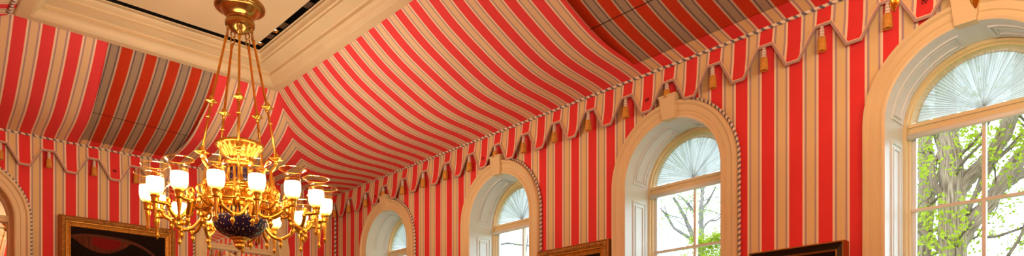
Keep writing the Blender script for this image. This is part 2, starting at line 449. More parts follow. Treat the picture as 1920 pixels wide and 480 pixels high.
def arch_cord(Mf, c, bottom, label, side=1):
    R = RO + .0012; pts = [Mf(c + side*R, .0014, bottom)]
    pts += [Mf(c + side*R*math.cos(PI*k/60), .0014, SPR + R*math.sin(PI*k/60)) for k in range(0, 25)]
    return cord('edging_cord', dense(pts, .006), .0095, label, fine=True)

wn = ['smallest arched window', 'second smallest arched window', 'arched window between the two pictures', 'largest arched window', 'fifth window']
for i, c in enumerate(N_ARCH):
    make_window(i + 1, MN, c, SILL, REC)
    if i == 4: continue
    arch_cord(MN, c, SILL, 'grey and cream twisted cord edging the ' + wn[i])
    # sunburst curtain
    ctr = (c, .1757); R0, R1 = .0002, .0388; nA = 721; rings = [0, .25, .5, .75, 1]
    vs = []; uv = []
    rr = random.Random(i); amps = [rr.uniform(.4, 1.2) for _ in range(64)]
    def edge(t, R):   # distance from fan centre to arc of radius R about spring point
        dz = ctr[1] - SPR; s = math.sin(t); return -dz*s + math.sqrt(max(0, R*R - dz*dz*(1 - s*s)))
    for g in rings:
        for j in range(nA):
            t = PI*j/(nA-1); R = R0 + (edge(t, R1) - R0)*g
            o = -REC + .0028 + .0008*(.15 + .85*g)*math.cos(t*110)*amps[int(t*20) % 64]
            vs.append(MN(c + R*math.cos(t), o, ctr[1] + R*math.sin(t))); uv.append((t/PI, g))
    cur = mesh('fan_curtain', vs, grid_faces(len(rings), nA), M['sheer'], None, uv, True)
    tag(cur, 'sheer white sunburst curtain in the round top of the ' + wn[i], 'curtain')
    vs = []; uv = []; nB = 1441
    for g in range(4):
        for j in range(nB):
            t = PI*j/(nB-1); R = edge(t, R1 + .0042*(g/3) - .0006)
            vs.append(MN(c + R*math.cos(t), -REC + .003 + .0005*math.cos(t*300 + (g % 2)*.5) + .0006*(g in (1, 2)), ctr[1] + R*math.sin(t))); uv.append((t/PI, g/3))
    mesh('ruffle', vs, grid_faces(4, nB), M['ruffle'], cur, uv, True)
    # roller blind under the transom
    mb = MB(); x0, x1 = c - .0432, c + .0432
    pts = [MN(x0, -REC + .0042, .1667), MN(x1, -REC + .0042, .1667)]
    tube(mb, pts, .0019*D, 14)
    rb = tag(mb.build('roller_blind', M['shadewhite'], None, True), 'rolled up white blind under the transom of the ' + wn[i], 'blind')
for i, c in enumerate(W_ARCH):
    make_window(6 + i, MW, c, ZFL, .013, True)
    arch_cord(MW, c, ZFL, ['grey and cream twisted cord edging the mirrored arch behind the chandelier', 'grey and cream twisted cord edging the arch at the left edge'][i], (1, -1)[i])

# ---------------------------------------------------------------- tent
def interp(tab, x):
    if x <= tab[0][0]: return tab[0][1]
    for i in range(len(tab)-1):
        if x <= tab[i+1][0]:
            x0, y0 = tab[i]; x1, y1 = tab[i+1]; h = x1 - x0; t = (x - x0)/h
            m0 = (tab[min(i+1, len(tab)-1)][1] - tab[max(i-1, 0)][1])/(tab[min(i+1, len(tab)-1)][0] - tab[max(i-1, 0)][0])
            m1 = (tab[min(i+2, len(tab)-1)][1] - y0)/(tab[min(i+2, len(tab)-1)][0] - x0)
            return (2*t**3-3*t*t+1)*y0 + (t**3-2*t*t+t)*h*m0 + (-2*t**3+3*t*t)*y1 + (t**3-t*t)*h*m1
    return tab[-1][1]
PR = [(0, 0), (.0147, .0030), (.0516, .0077), (.0755, .0142), (.104, .0271), (.13, .0410), (.156, .0580)]
PS = [(0, 0), (.03, -.004), (.055, -.0058), (.0822, -.0028), (.1035, .007), (.1248, .0212), (.1461, .0440), (.156, .0580)]
def tent_z(h, a, L, corner=True):
    dd = (a - h) if corner else 9
    w = math.exp(-max(0, dd)/.10)
    return Z0 + interp(PR, h)*(1-w) + interp(PS, h)*w
def slope(name, Mf, L, a0, a1, h0, h1, mat, label, lift=0, nh=28, na=70, group=None, cat='fabric canopy', thick=.0012, skew=0):
    """a0/a1 functions of h"""
    vs = []; uv = []
    for i in range(nh+1):
        h = h0 + (h1-h0)*i/nh
        for j in range(na+1):
            a = a0(h) + (a1(h) - a0(h))*j/na
            z = (Z0 + RT*h/HF if Mf is MS else tent_z(h, a, L, Mf in (MN, MW))) + lift*math.sin(PI*(h-h0)/(h1-h0))
            vs.append(Mf(a, h, z)); uv.append((a/P - (skew*h/HF), h))
    n = nh+1; m = na+1; f = grid_faces(n, m)
    k = len(vs); top = [(v[0], v[1], v[2] + thick*D) for v in vs]; vs += top; uv += uv[:]
    f += [tuple(k+q for q in g) for g in grid_faces(n, m)]
    for i in range(n-1):
        for j in (0, m-1): a_, b_ = i*m+j, (i+1)*m+j; f.append((a_, b_, b_+k, a_+k))
    o = mesh(name, vs, f, mat, None, uv, True); tag(o, label, cat, group); return o
def pr_inv(r):
    lo, hi = 0, HF
    for _ in range(40):
        m = (lo+hi)/2
        if interp(PR, m) < r: lo = m
        else: hi = m
    return lo
RT = PR[-1][1]
same = lambda v: (lambda h: v)
hip0 = lambda h: h
NE, NX = .5325, .7030
slope('tent_cloth', MN, RL, hip0, same(NE), .0008, HF, M['canopy'], 'large red and cream striped tent cloth sagging over the windows beside the corner', na=110)
slope('scrim_panel', MN, RL, same(NE-.004), same(NX+.004), .0205, HF+.003, M['scrim'], 'dark red and taupe striped gauze panel at the top right, above the windows', lift=.006, cat='fabric panel')
slope('tent_cloth', MN, RL, same(NE), same(NX), .0008, .0200, M['fabric'], 'narrow bright striped cloth strip between twisted cord and dark panel at the upper right', nh=6)
slope('tent_cloth', MN, RL, same(NX), lambda h: RL - h, .0008, HF, M['canopy'], 'striped tent cloth beyond the dark panel at the upper right', group='cloths outside the view')
e0 = lambda h: .2243 - .0045*h/HF
e1 = lambda h: .3137 + .0080*h/HF
slope('tent_cloth', MW, RW, hip0, e0, .0008, HF, M['canopy'], 'red and cream striped tent cloth behind the chandelier rods, right of the dark panel', na=60)
slope('scrim_panel', MW, RW, lambda h: e0(h) - .004, lambda h: e1(h) + .004, .0165, HF+.003, M['scrim'], 'dark red and taupe striped gauze panel left of the chandelier rods', lift=.006, cat='fabric panel', skew=.22)
slope('tent_cloth', MW, RW, e0, e1, .0008, .0160, M['fabric'], 'narrow bright striped cloth strip under the dark panel left of the chandelier', nh=6)
slope('tent_cloth', MW, RW, e1, lambda h: RW - HF*interp(PR, h)/RT, .0008, HF, M['canopy'], 'red and cream striped tent cloth at the far upper left of the room', na=60, skew=.2)
slope('tent_cloth', MS, RL, lambda h: pr_inv(RT*h/HF), lambda h: RL - pr_inv(RT*h/HF), .0008, HF, M['canopy'], 'small bit of striped tent cloth in the top left corner beside the cord', na=120)
slope('tent_cloth', ME, RW, hip0, lambda h: RW - HF*interp(PR, h)/RT, .0008, HF, M['canopy'], 'striped tent cloth over the end wall', na=60, group='cloths outside the view')

# ceiling frame, slot and flat ceiling -------------------------------------------------
def rect_sweep(mb, prof, x0, x1, y0, y1):
    """prof (q inwards, z)"""
    vs = []
    for q, z in prof:
        vs += [W(x0+q, y1-q, z), W(x1-q, y1-q, z), W(x1-q, y0+q, z), W(x0+q, y0+q, z)]
    f = []
    for i in range(len(prof)-1):
        for j in range(4):
            j2 = (j+1) % 4; f.append((i*4+j, i*4+j2, (i+1)*4+j2, (i+1)*4+j))
    mb.add(vs, f)
X0, X1, Y0, Y1 = HF - .001, RL - HF + .001, -RW + HF - .001, -HF + .001
FP = [(0, .3240), (0, .3178), (.0012, .3170), (.0105, .3166), (.0115, .3174), (.0122, .3174), (.0140, .3190), (.0158, .3212), (.0178, .3226), (.0188, .3228),
      (.0188, .3262), (.0200, .3268), (.0335, .3275), (.0335, .3296), (.0350, .3302), (.0358, .3330), (.0366, .3345), (.0374, .3352), (.0374, .3377), (.0384, .3380)]
mb = MB(); rect_sweep(mb, FP, X0, X1, Y0, Y1); tag(mb.build('trim_1', M['framepaint']), kind='structure')
mb = MB(); rect_sweep(mb, [(.0384, .3380), (.0384, .352), (.0452, .352), (.0452, .3380)], X0, X1, Y0, Y1)
slot = tag(mb.build('trim_2', M['black']), kind='structure')
mb = MB(); q_ = .0452
mb.box((X0+q_, Y0+q_, .3380), (X1-q_, Y1-q_, .3400), W)
tag(mb.build('ceiling', M['ceiling']), kind='structure')
mb = MB()
ys = Y1 - .0418
for (xa, xb) in ((.222, .232), (.250, .262), (.300, .312), (.345, .352)):
    mb.box((xa, ys - .0028, .3386), (xb, ys + .0028, .3392), W)
mb.build('slot_grille', M['grille'], slot)
for i, (xx, lab) in enumerate(((.2035, 'small lit brass downlight at the corner end of the black ceiling slot'), (.2385, 'small lit brass downlight further along the black ceiling slot'))):
    r0 = empty('downlight', W(xx, ys, .3395)); tag(r0, lab, 'downlight', None)
    mb = MB(); s = .0024*D
    vs = [(-s*1.5, -s, 0), (s*1.5, -s, 0), (s*1.5, s, 0), (-s*1.5, s, 0), (-s*.6, -s*.5, .02), (s*.6, -s*.5, .02), (s*.6, s*.5, .02), (-s*.6, s*.5, .02)]
    mb.add(vs, [(0,1,5,4),(1,2,6,5),(2,3,7,6),(3,0,4,7)]); mb.build('reflector', M['oldbrass'], r0)
    mb = MB(); mb.box((-s*.55, -s*.45, .012), (s*.55, s*.45, .014)); mb.build('lens', M['lens'], r0)
cord('edging_cord', dense([W(X0+.004, Y0-.0040, .3160), W(X1-.012, Y0-.0040, .3160)]), .012, 'grey and cream twisted cord along the ceiling frame in the top left corner')

# ---------------------------------------------------------------- valance, cords, tassels
def valance(Mf, L, label, k_from, k_to):
    """zigzag bottom edge"""
    zs, zd = Z0 - .0140, Z0 - .0335
    pts = []    # (a, z)
    for k in range(k_from, k_to + 1):
        a0, a1 = (k - .15)*P, (k + .33)*P
        z = zs if k % 2 == 0 else zd
        pts += [(a0, z), (a1, z)]
    pts = [(min(max(a, .001), L - .001), z) for a, z in pts]
    if pts[0][0] > .001: pts.insert(0, (.001, pts[0][1]))
    vs = []; uv = []; O = .0030
    for a, z in pts:
        ob = O + .0022*(Z0 - z)/.03
        for (zz, o) in ((Z0 + .001, .0016), ((Z0+z)/2, O*.9), (z, ob)):
            vs.append(Mf(a, o, zz)); uv.append((a/P, zz))
    f = grid_faces(len(pts), 3)
    v = mesh('valance', vs, f, M['fabric'], None, uv); tag(v, label, 'valance')
    mb = MB(); w = .0015
    # mitred braid band
    def nrm(i):
        ns = []
        for j in (i-1, i):
            if 0 <= j < len(pts)-1:
                dx, dz = pts[j+1][0]-pts[j][0], pts[j+1][1]-pts[j][1]; l = math.hypot(dx, dz)
                if l > 1e-9: ns.append((-dz/l, dx/l))
        nx = sum(n[0] for n in ns)/len(ns); nz = sum(n[1] for n in ns)/len(ns); l = nx*nx+nz*nz
        return nx/l, nz/l
    def band(mb, s0, s1, dO):
        vs = []
        for i, (a, z) in enumerate(pts):
            nx, nz = nrm(i); ob = O + .0022*(Z0 - z)/.03
            for (s, o) in ((s0, ob + dO), (s1, ob + dO), (s1, ob - .0002), (s0, ob - .0002)):
                vs.append(Mf(a + nx*s, o, z + nz*s))
        mb.add(vs, grid_faces(len(pts), 4, True))
    mb = MB(); band(mb, -.0002, w, .0006); mb.build('edge_braid', M['trim'], v)
    mb = MB(); band(mb, w, w + .0007, .0004); mb.build('edge_piping', M['paint2'], v)
    return v
M['paint2'] = plain('pale_piping', (.93, .62, .38, 1), .7)
valance(MN, RL, 'zigzag edged red and cream striped valance hanging along the window wall', 0, 51)
valance(MW, RW, 'zigzag edged red and cream striped valance along the wall with the large gilt picture', 0, 25)
cord('cord', dense([MN(.004, .0028, Z0 + .0006), MN(RL - .01, .0028, Z0 + .0006)]), .0125, 'long twisted grey and cream cord running along the top of the window wall valance')
cord('cord', dense([MW(.004, .0028, Z0 + .0006), MW(RW - .01, .0028, Z0 + .0006)]), .0125, 'twisted grey and cream cord along the top of the valance on the left wall')
cord('cord', dense([W(.0025, -.0025, Z0 - .016), W(.0025, -.0025, ZFL)]), .012, 'vertical twisted cord running down the corner of the room')

# tassel -----------------------------------------------------------------------------
def make_tassel():
    r = empty('tassel')
    mb = MB()
    lathe(mb, [(.004, .0), (.010, -.002), (.011, -.010), (.009, -.013), (.013, -.018), (.0145, -.026), (.010, -.030), (.0135, -.034), (.014, -.044), (.010, -.047), (.014, -.051), (.0165, -.058), (.012, -.061)], 16)
    mb.build('head', M['band'], r, True)
    mb = MB()
    for z, rr in ((-.0125, .0112), (-.030, .0125), (-.047, .0125)):
        lathe(mb, [(rr, z+.002), (rr+.0015, z), (rr, z-.002)], 16)
    mb.build('binding', M['trim'], r, True)
    mb = MB()
    lathe(mb, [(.012, -.059), (.019, -.064), (.0215, -.076), (.0225, -.100), (.0235, -.125), (.0245, -.142), (.018, -.1435), (.006, -.138)], 72, 24, .045, lobe_pts=(1, 2, 3, 4, 5))
    mb.build('skirt', M['skirt'], r, True)
    return r
proto = make_tassel(); first = True
def ordinal(n): return ['first','second','third','fourth','fifth','sixth','seventh','eighth','ninth','tenth','eleventh','twelfth','thirteenth','fourteenth','fifteenth','sixteenth','seventeenth','eighteenth','nineteenth'][n]
def put_tassel(Mf, k, label):
    global first
    o = proto if first else copy_tree(proto); first = False
    a = (k + .09)*P
    a = max(a, .006)
    o.location = Mf(a, .0058, Z0 - .0150)
    onkey = any(abs(a - c) < .008 for c in (N_ARCH if Mf is MN else W_ARCH))
    if onkey: o.scale = (1, 1, .72)
    tag(o, label, 'tassel', 'gold tassels hanging from the valance')
special = {6: 'gold tassel just above the keystone of the smallest window', 16: 'gold tassel touching the keystone of the second window from the corner',
           26: 'gold tassel touching the keystone of the third window, between the two pictures', 34: 'gold tassel at top right, next to the hanging gilt acorn left of the largest window'}
for k in range(0, 37, 2):
    n = k//2
    lab = special.get(k) or 'gold tassel on the window wall valance, %s from the room corner' % ordinal(n)
    put_tassel(MN, k, lab)
for k in range(2, 19, 2):
    put_tassel(MW, k, 'gold tassel on the left wall valance, %s from the room corner' % ordinal(k//2))
# little dark woven crests on the valance
for Mf, a, lab in ((MN, 5.12, 'tiny dark hook on the valance left of the smallest window keystone'), (MN, 15.1, 'tiny dark hook on the valance beside the second window'),
               (MN, 25.12, 'tiny dark hook on the valance left of the third window keystone'), (MN, 35.1, 'tiny dark hook on the valance left of the largest window keystone'), (MW, 13.12, 'tiny dark hook on the valance above the large gilt picture')):
    mb = MB(); c0 = Vector(Mf(a*P, .0048, Z0 - .0225))
    u_ = Vector(Mf(1, 0, 0)) - Vector(Mf(0, 0, 0)); u_.normalize()
    for dx in (-.008, .008):
        pts = [c0 + u_*(dx + .007*math.cos(t)) + Vector((0, 0, .007*math.sin(t))) for t in [2*PI*k/12*.8 for k in range(13)]]
        tube(mb, pts, .0018, 6)
    tube(mb, [c0 + u_*(-.014) + Vector((0, 0, .012)), c0 + u_*.014 + Vector((0, 0, .012))], .0018, 6)
    tag(mb.build('valance_hook', M['black'], None, True), lab, 'hook', 'small dark hooks on the valance')

# ---------------------------------------------------------------- pictures
def picture(Mf, a0, a1, ztop, zbot, label, style, cat='picture', o=.0090):
    root = empty('framed_painting', Mf((a0+a1)/2, 0, zbot)); tag(root, label, cat)
    rv = Vector(root.location)
    def sweep(prof, mat, name):
        vs = []
        for q, oo in prof:
            vs += [Mf(a0+q, oo, zbot+q), Mf(a1-q, oo, zbot+q), Mf(a1-q, oo, ztop-q), Mf(a0+q, oo, ztop-q)]
        f = [(i*4+j, i*4+(j+1) % 4, (i+1)*4+(j+1) % 4, (i+1)*4+j) for i in range(len(prof)-1) for j in range(4)]
        ob = mesh(name, vs, f, mat); ob.data.transform(Matrix.Translation(-rv)); ob.parent = root; return ob
    if style == 'gilt':
        sweep([(0, .0001), (0, o-.002), (.0006, o-.001), (.0014, o-.0014)], M['giltdark'], 'outer_moulding')
        sweep([(.0014, o-.0014), (.0022, o), (.0036, o+.0004), (.0050, o-.0006), (.0056, o-.0016)], M['carved'], 'carved_moulding')
        sweep([(.0056, o-.0016), (.0060, o-.0010), (.0068, o-.0012), (.0074, o-.0030), (.0098, o-.0040), (.0102, o-.0032), (.0110, o-.0036), (.0114, o-.0055)], M['gilt'], 'inner_moulding'); q = .0112
    else:
        sweep([(0, .0001), (0, o-.001), (.0004, o), (.0011, o)], M['giltdark'], 'outer_moulding')
        sweep([(.0011, o), (.0016, o-.0008), (.0046, o-.0026), (.0052, o-.0026)], M['ebony'], 'black_moulding')
        sweep([(.0052, o-.0026), (.0056, o-.0020), (.0064, o-.0024), (.0068, o-.0040)], M['giltdark'], 'inner_moulding'); q = .0066
    oo = o - .0042
    vs = [Mf(a0+q, oo, zbot+q), Mf(a1-q, oo, zbot+q), Mf(a1-q, oo, ztop-q), Mf(a0+q, oo, ztop-q)]
    flip = Mf is MW
    uv = [(1,0),(0,0),(0,1),(1,1)] if flip else [(0,0),(1,0),(1,1),(0,1)]
    ob = mesh('canvas', vs, [(0,1,2,3)], M['canvas'] if style == 'gilt' else M['canvas2'], None, uv); ob.data.transform(Matrix.Translation(-rv)); ob.parent = root
picture(MW, .2150, .3335, .1815, .02, 'large dark painting in a wide carved gilt frame on the left wall', 'gilt')
picture(MN, .4070, .4950, .1275, .01, 'painting in carved gilt frame between the second and third windows', 'gilt')
picture(MN, .6300, .6995, .0963, 0, 'painting in plain black frame left of the largest window', 'black')

# ---------------------------------------------------------------- chandelier
K = .6*D/1342     # metres per photo pixel on the chandelier axis
def zy(y): return EYE + (718 - y)*K
def make_chandelier():
    ax = W(.3058, -.2585, 0); zb = zy(468)
    root = empty('chandelier', (ax[0], ax[1], zb))
    Zr = lambda y: (468 - y)*K
    def L(name, prof, mat, seg=40, lobes=0, amp=0, par=None, lp=None):
        mb = MB(); lathe(mb, [(r*K, Zr(y)) for r, y in prof], seg, lobes, amp, lobe_pts=lp); return mb.build(name, mat, par or root, True)
    zc = (ZC*D + EYE - zb)/K   # ceiling in px above bottom
    yc = 468 - zc
    L('stem', [(4, yc), (12, yc), (12, yc+3), (5, yc+5), (4, yc+10), (4, -8), (7, -6), (7, -3)], M['oldbrass'])
    can = L('canopy', [(6, -6), (22, -6), (30, -2), (38, 4), (44, 10), (45.5, 14), (45, 17), (42, 18), (37, 18), (34, 21), (31, 27), (26, 32), (23, 34), (21.5, 36), (22, 39), (24.5, 41), (25.5, 45), (25, 49), (22, 54), (17, 58), (11, 61), (6, 63), (2, 66), (0, 67)], M['oldbrass'])
    L('flute_band', [(24.6, 40), (26, 43), (26.3, 46), (25.4, 50)], M['oldbrass'], 96, 32, .015, can)
    rods = []
    for i in range(5):
        th = math.radians(-2 + 72*i)     # angle measured from the direction to the camera
        rods.append(th)
    # local frame: direction to camera
    camd = Vector((CX - .3058, CY + .2585)).normalized(); side = Vector((-camd.y, camd.x))   # side = photo right
    def pol(th, r, z):
        v = camd*math.cos(th) + side*math.sin(th); return Vector((v.x*r, v.y*r, z))
    for th in rods:
        mb = MB()
        a = pol(th, 20*K, Zr(60)); 
        # hook links
        for c0, rr in ((pol(th, 22*K, Zr(59)), 5.5*K), (pol(th, 23*K, Zr(70)), 5.5*K)):
            pts = [c0 + Vector((0, 0, rr*math.cos(t))) + (pol(th + PI/2, 1, 0)*rr*math.sin(t)*.8) for t in [2*PI*k/14 for k in range(15)]]
            tube(mb, pts, 1.3*K, 6)
        rod = mb.build('hanging_link', M['oldbrass'], root, True)
        p0, p1, p2 = pol(th, 25*K, Zr(76)), pol(th, 51*K, Zr(203)), pol(th, 68*K, Zr(300))
        mb = MB(); tube(mb, [p0, p0.lerp(p1, .04), p0.lerp(p1, .06), p1, p2], [3.2*K, 3.2*K, 2.2*K, 2.3*K, 2.3*K], 10); 
        rod = mb.build('rod', M['rodbrass'], root, True)
        for pp, s in ((p1, 1), (p1 + (p2-p1)*.30, .45), (p2, 1.15)):
            mb = MB()
            pr = [(1, -8), (4, -6), (2.5, -4), (4.5, -1.5), (9.5, .5), (10, 2), (5, 2.5), (3, 4), (5, 6.5), (3.5, 9), (2.4, 11)]
            lathe(mb, [(r*K*s, z*K*s) for r, z in pr], 32, 4, .22, ctr=tuple(pp), lobe_pts=(4, 5)); mb.build('collar', M['brass'], rod, True)
        mb = MB(); pts = bez([p2, p2 + pol(th, -2*K, -12*K), pol(th, 58*K, Zr(325)), pol(th, 56*K, Zr(350)), pol(th, 44*K, Zr(378))], 6)
        tube(mb, pts, 2.6*K, 8); mb.build('stay', M['brass'], rod, True)
    L('crown', [(38, 275), (43, 271), (44, 273.5), (43, 277), (39, 279), (36, 284), (31, 291), (27, 297), (25, 302), (26, 305), (22, 308), (20, 314), (21, 318)], M['rodbrass'], 144, 24, .03, None, (4, 5, 6, 7, 8))
    L('neck', [(19, 316), (17, 322), (20, 330), (21, 338), (18, 344)], M['enamel'])
    for i in range(10):
        th = math.radians(36*i + 8); mb = MB(); c = pol(th, 21*K, 0)
        lathe(mb, [(r*K, Zr(y)) for r, y in ((2, 314), (3.4, 317), (2, 320), (2.6, 330), (1.8, 334), (3.2, 340), (3.2, 346), (2, 349))], 10, ctr=(c.x, c.y, 0)); mb.build('colonnette', M['brass'], root, True)
    L('drum', [(18, 342), (27, 345), (31, 348), (30, 351), (27, 353), (26, 360), (27, 368), (31, 371), (35, 374), (34, 377), (37, 380), (41, 383), (45, 386), (46, 389), (44, 391), (48, 394), (49.5, 397)], M['brass'], 64)
    L('barred_ring', [(49.5, 397), (49.8, 403), (49, 410)], M['barred'], 64)
    L('bowl', [(49, 410), (49.6, 411), (48.5, 417), (45.5, 426), (40, 434), (32, 440.5), (23, 445), (15, 447.5)], M['enamel'], 64)
    L('bottom_finial', [(17, 446), (18, 448), (13, 450), (11, 453), (12.5, 455), (8, 457), (6.5, 458.5), (8.5, 460), (8.2, 463.5), (5, 466.5), (0, 470)], M['brass'], 48, 12, .06, lp=(0, 1, 7, 8))
    R = .585; zrim = .1673*D + EYE - zb
    glass0 = zrim - .195
    # lamp parts built once at the origin of each lamp
    def lamp(th):
        c = pol(th, R, 0); ct = (0, 0, 0)
        mb = MB(); lathe(mb, [(.003, -.205), (.012, -.186), (.015, -.177), (.010, -.168), (.006, -.165), (.010, -.161), (.007, -.155)], 16, 8, .05, ct); ac = mb
        mb = MB(); lathe(mb, [(.006, -.158), (.009, -.14), (.015, -.09), (.019, -.068), (.014, -.060), (.022, -.052), (.027, -.047), (.023, -.043), (.025, -.028), (.026, -.014), (.032, -.008), (.027, .0), (.020, .004)], 24, 12, .03, ct, (9, 10))
        return ac, mb
    meshes = {}
    for i in range(15):
        th = math.radians(10 + 24*i); c = pol(th, R, glass0)
        if not meshes:
            ac, cu = lamp(0)
            cup = cu.build('candle_cup', M['brass'], root, True, c); acn = ac.build('acorn', M['brass'], cup, True)
            mb = MB(); lathe(mb, [(.020, .002), (.036, .006), (.047, .018), (.053, .042), (.0545, .075), (.052, .108)], 32)
            sh = mb.build('lamp_shade', M['frost'], root, True, c)
            mb = MB(); lathe(mb, [(.052, .108), (.0495, .125), (.0495, .145), (.054, .162), (.065, .178), (.080, .189), (.0895, .194), (.0905, .192), (.080, .187), (.066, .1755)], 32)
            rim = mb.build('glass_rim', M['clear'], sh, True)
            mb = MB()
            for z, r_ in ((.120, .0505), (.128, .0498)): lathe(mb, [(r_-.0002, z-.001), (r_+.0012, z), (r_-.0002, z+.001)], 32)
            lathe(mb, [(.0885, .1935), (.0905, .1950), (.0912, .193), (.0895, .1915)], 32)
            ln = mb.build('gilt_line', M['brass'], sh, True)
            mb = MB(); lathe(mb, [(.008, .004), (.012, .018), (.025, .038), (.028, .058), (.022, .076), (.010, .086), (0, .088)], 16)
            bu = mb.build('bulb', M['bulb'], root, True, c)
            meshes = dict(cup=cup, sh=sh, bu=bu)
        else:
            for o in meshes.values():
                cc = o.copy(); C.objects.link(cc); cc.parent = root; cc.location = c
                for g in o.children:
                    gg = g.copy(); C.objects.link(gg); gg.parent = cc
        # branch
    for k in range(5):
        th = math.radians(10 + 72*k)
        zn = Zr(398); node = pol(th, .345, zn)
        mb = MB(); pts = bez([pol(th, .12, Zr(372)), pol(th, .19, Zr(366)), pol(th, .25, Zr(384)), pol(th, .29, Zr(404)), pol(th, .345, Zr(398))], 8)
        tube(mb, pts, [.013 - .003*math.sin(PI*j/(len(pts)-1)) for j in range(len(pts))], 10)
        # scroll
        pts = []
        for j in range(26):
            t = j/25*2.6*PI; rr = .050*(1 - j/32); pts.append(pol(th, .235 + rr*math.cos(t + 1.0), Zr(372) + .012 + rr*math.sin(t + 1.0)))
        tube(mb, pts, .0062, 8)
        arm = mb.build('arm', M['brass'], root, True)
        mb = MB(); lathe(mb, [(.004, .085), (.012, .075), (.017, .060), (.010, .048), (.014, .040), (.026, .028), (.030, .012), (.026, -.004), (.014, -.016), (.020, -.024), (.022, -.038), (.013, -.050), (.008, -.056), (.012, -.062), (.011, -.074), (.0, -.098)], 24, 8, .05, tuple(node)); mb.build('boss', M['brass'], arm, True)
        for dth in (-24, 0, 24):
            t2 = th + math.radians(dth); c = pol(t2, R, glass0)
            end = c + Vector((0, 0, -.045)); inw = pol(t2, R - .045, glass0 - .045)
            mid = node.lerp(inw, .55); 
            low = Vector((mid.x, mid.y, min(node.z, inw.z) - .075))
            hi = pol(t2, R - .085, glass0 - .06)
            pts = bez([node, node.lerp(low, .5) + Vector((0, 0, -.035)), low, Vector((low.x, low.y, 0)).lerp(Vector((hi.x, hi.y, 0)), .75) + Vector((0, 0, low.z + .035)), hi + Vector((0, 0, .01)), inw, end], 7)
            mb = MB(); tube(mb, pts, .0125, 8)
            # leaf collars along the branch
            for fr_, s in ((.30, 1.7), (.62, 1.9), (.80, 1.5)):
                pp = pts[int(fr_*(len(pts)-1))]
                lathe(mb, [(.003, -.016), (.011*s*.7, -.009), (.013*s*.7, 0), (.011*s*.7, .009), (.003, .016)], 12, ctr=tuple(pp))
            br = mb.build('branch', M['brass'], arm, True)
            mb = MB(); lathe(mb, [(.003, .018), (.013, .012), (.016, 0), (.010, -.010), (.006, -.016), (.014, -.024), (.016, -.036), (.009, -.048), (.0, -.070)], 14, ctr=(low.x, low.y, low.z - .012)); mb.build('drop', M['brass'], arm, True)
            mb = MB(); lathe(mb, [(.006, -.01), (.014, 0), (.010, .008), (.014, .020), (.013, .030), (.004, .040), (0, .041)], 14, ctr=(hi.x, hi.y, hi.z + .022)); mb.build('ball', M['brass'], arm, True)
    for i in range(15):
        th = math.radians(22 + 24*i); mb = MB()
        pts = bez([pol(th, .17, Zr(352)), pol(th, .21, Zr(342)), pol(th, .25, Zr(352)), pol(th, .24, Zr(366)), pol(th, .20, Zr(368)), pol(th, .21, Zr(358))], 6)
        tube(mb, pts, .0065, 8)
        pts = bez([pol(th, .19, Zr(392)), pol(th, .26, Zr(398)), pol(th, .33, Zr(386)), pol(th, .35, Zr(372)), pol(th, .32, Zr(366)), pol(th, .305, Zr(374))], 6)
        tube(mb, pts, .0085, 8)
        e_ = pol(th, .33, Zr(386)); lathe(mb, [(.003, .022), (.013, .014), (.017, 0), (.011, -.012), (.006, -.02), (.012, -.030), (.010, -.044), (0, -.062)], 12, ctr=tuple(e_))
        mb.build('scroll', M['brass'], root, True)
    # square bar ring and tall obelisk spikes
    mb = MB(); pts = [pol(2*PI*j/60, .215, Zr(362)) for j in range(61)]; tube(mb, pts, .009, 8, cap=False)
    pts = [pol(2*PI*j/60, .285, Zr(388)) for j in range(61)]; tube(mb, pts, .0075, 8, cap=False)
    mb.build('ring', M['brass'], root, True)
    for i in range(10):
        th = math.radians(28 + 36*i); c = pol(th, .235, 0); mb = MB()
        lathe(mb, [(.010, Zr(386)), (.017, Zr(378)), (.010, Zr(373)), (.015, Zr(369)), (.0125, Zr(364)), (.0115, Zr(358)), (.0035, Zr(325)), (.0, Zr(322))], 8, ctr=(c.x, c.y, 0)); mb.build('spire', M['brass'], root, False)
        lathe(mb := MB(), [(.008, Zr(400)), (.020, Zr(394)), (.022, Zr(388)), (.014, Zr(384)), (.020, Zr(380)), (.010, Zr(376))], 12, ctr=(c.x, c.y, 0)); mb.build('rosette', M['brass'], root, True)
        mb = MB(); pts = bez([pol(th, .16, Zr(380)), pol(th, .20, Zr(392)), pol(th, .245, Zr(400)), pol(th, .285, Zr(388)), pol(th, .262, Zr(376))], 6); tube(mb, pts, .008, 8); mb.build('scroll', M['brass'], root, True)
    return root, [tuple(pol(math.radians(10 + 24*i), R, glass0 + .05)) for i in range(15)]
ch, lamps = make_chandelier()
tag(ch, 'gilt fifteen light chandelier with star spangled blue bowl hanging from the ceiling', 'chandelier', 'gilt chandeliers')
def lamp_lights(root, power):
    ld = bpy.data.lights.new('bulb_light', 'POINT'); ld.energy = power; ld.color = (1, .91, .76); ld.shadow_soft_size = .03
    for p in lamps:
        o = bpy.data.objects.new('bulb_light', ld); C.objects.link(o); o.parent = root; o.location = (p[0], p[1], p[2] + .075)
CH2 = (.8583, -.2554)
ch2 = copy_tree(ch); ch2.location = (CH2[0]*D, CH2[1]*D, ch.location.z + .0171*D); ch2.rotation_euler.z = math.radians(12)
tag(ch2, 'second gilt chandelier of which only two hanging acorn tips show at the top right', 'chandelier', 'gilt chandeliers')
lamp_lights(ch, 5.4); lamp_lights(ch2, 10.0)

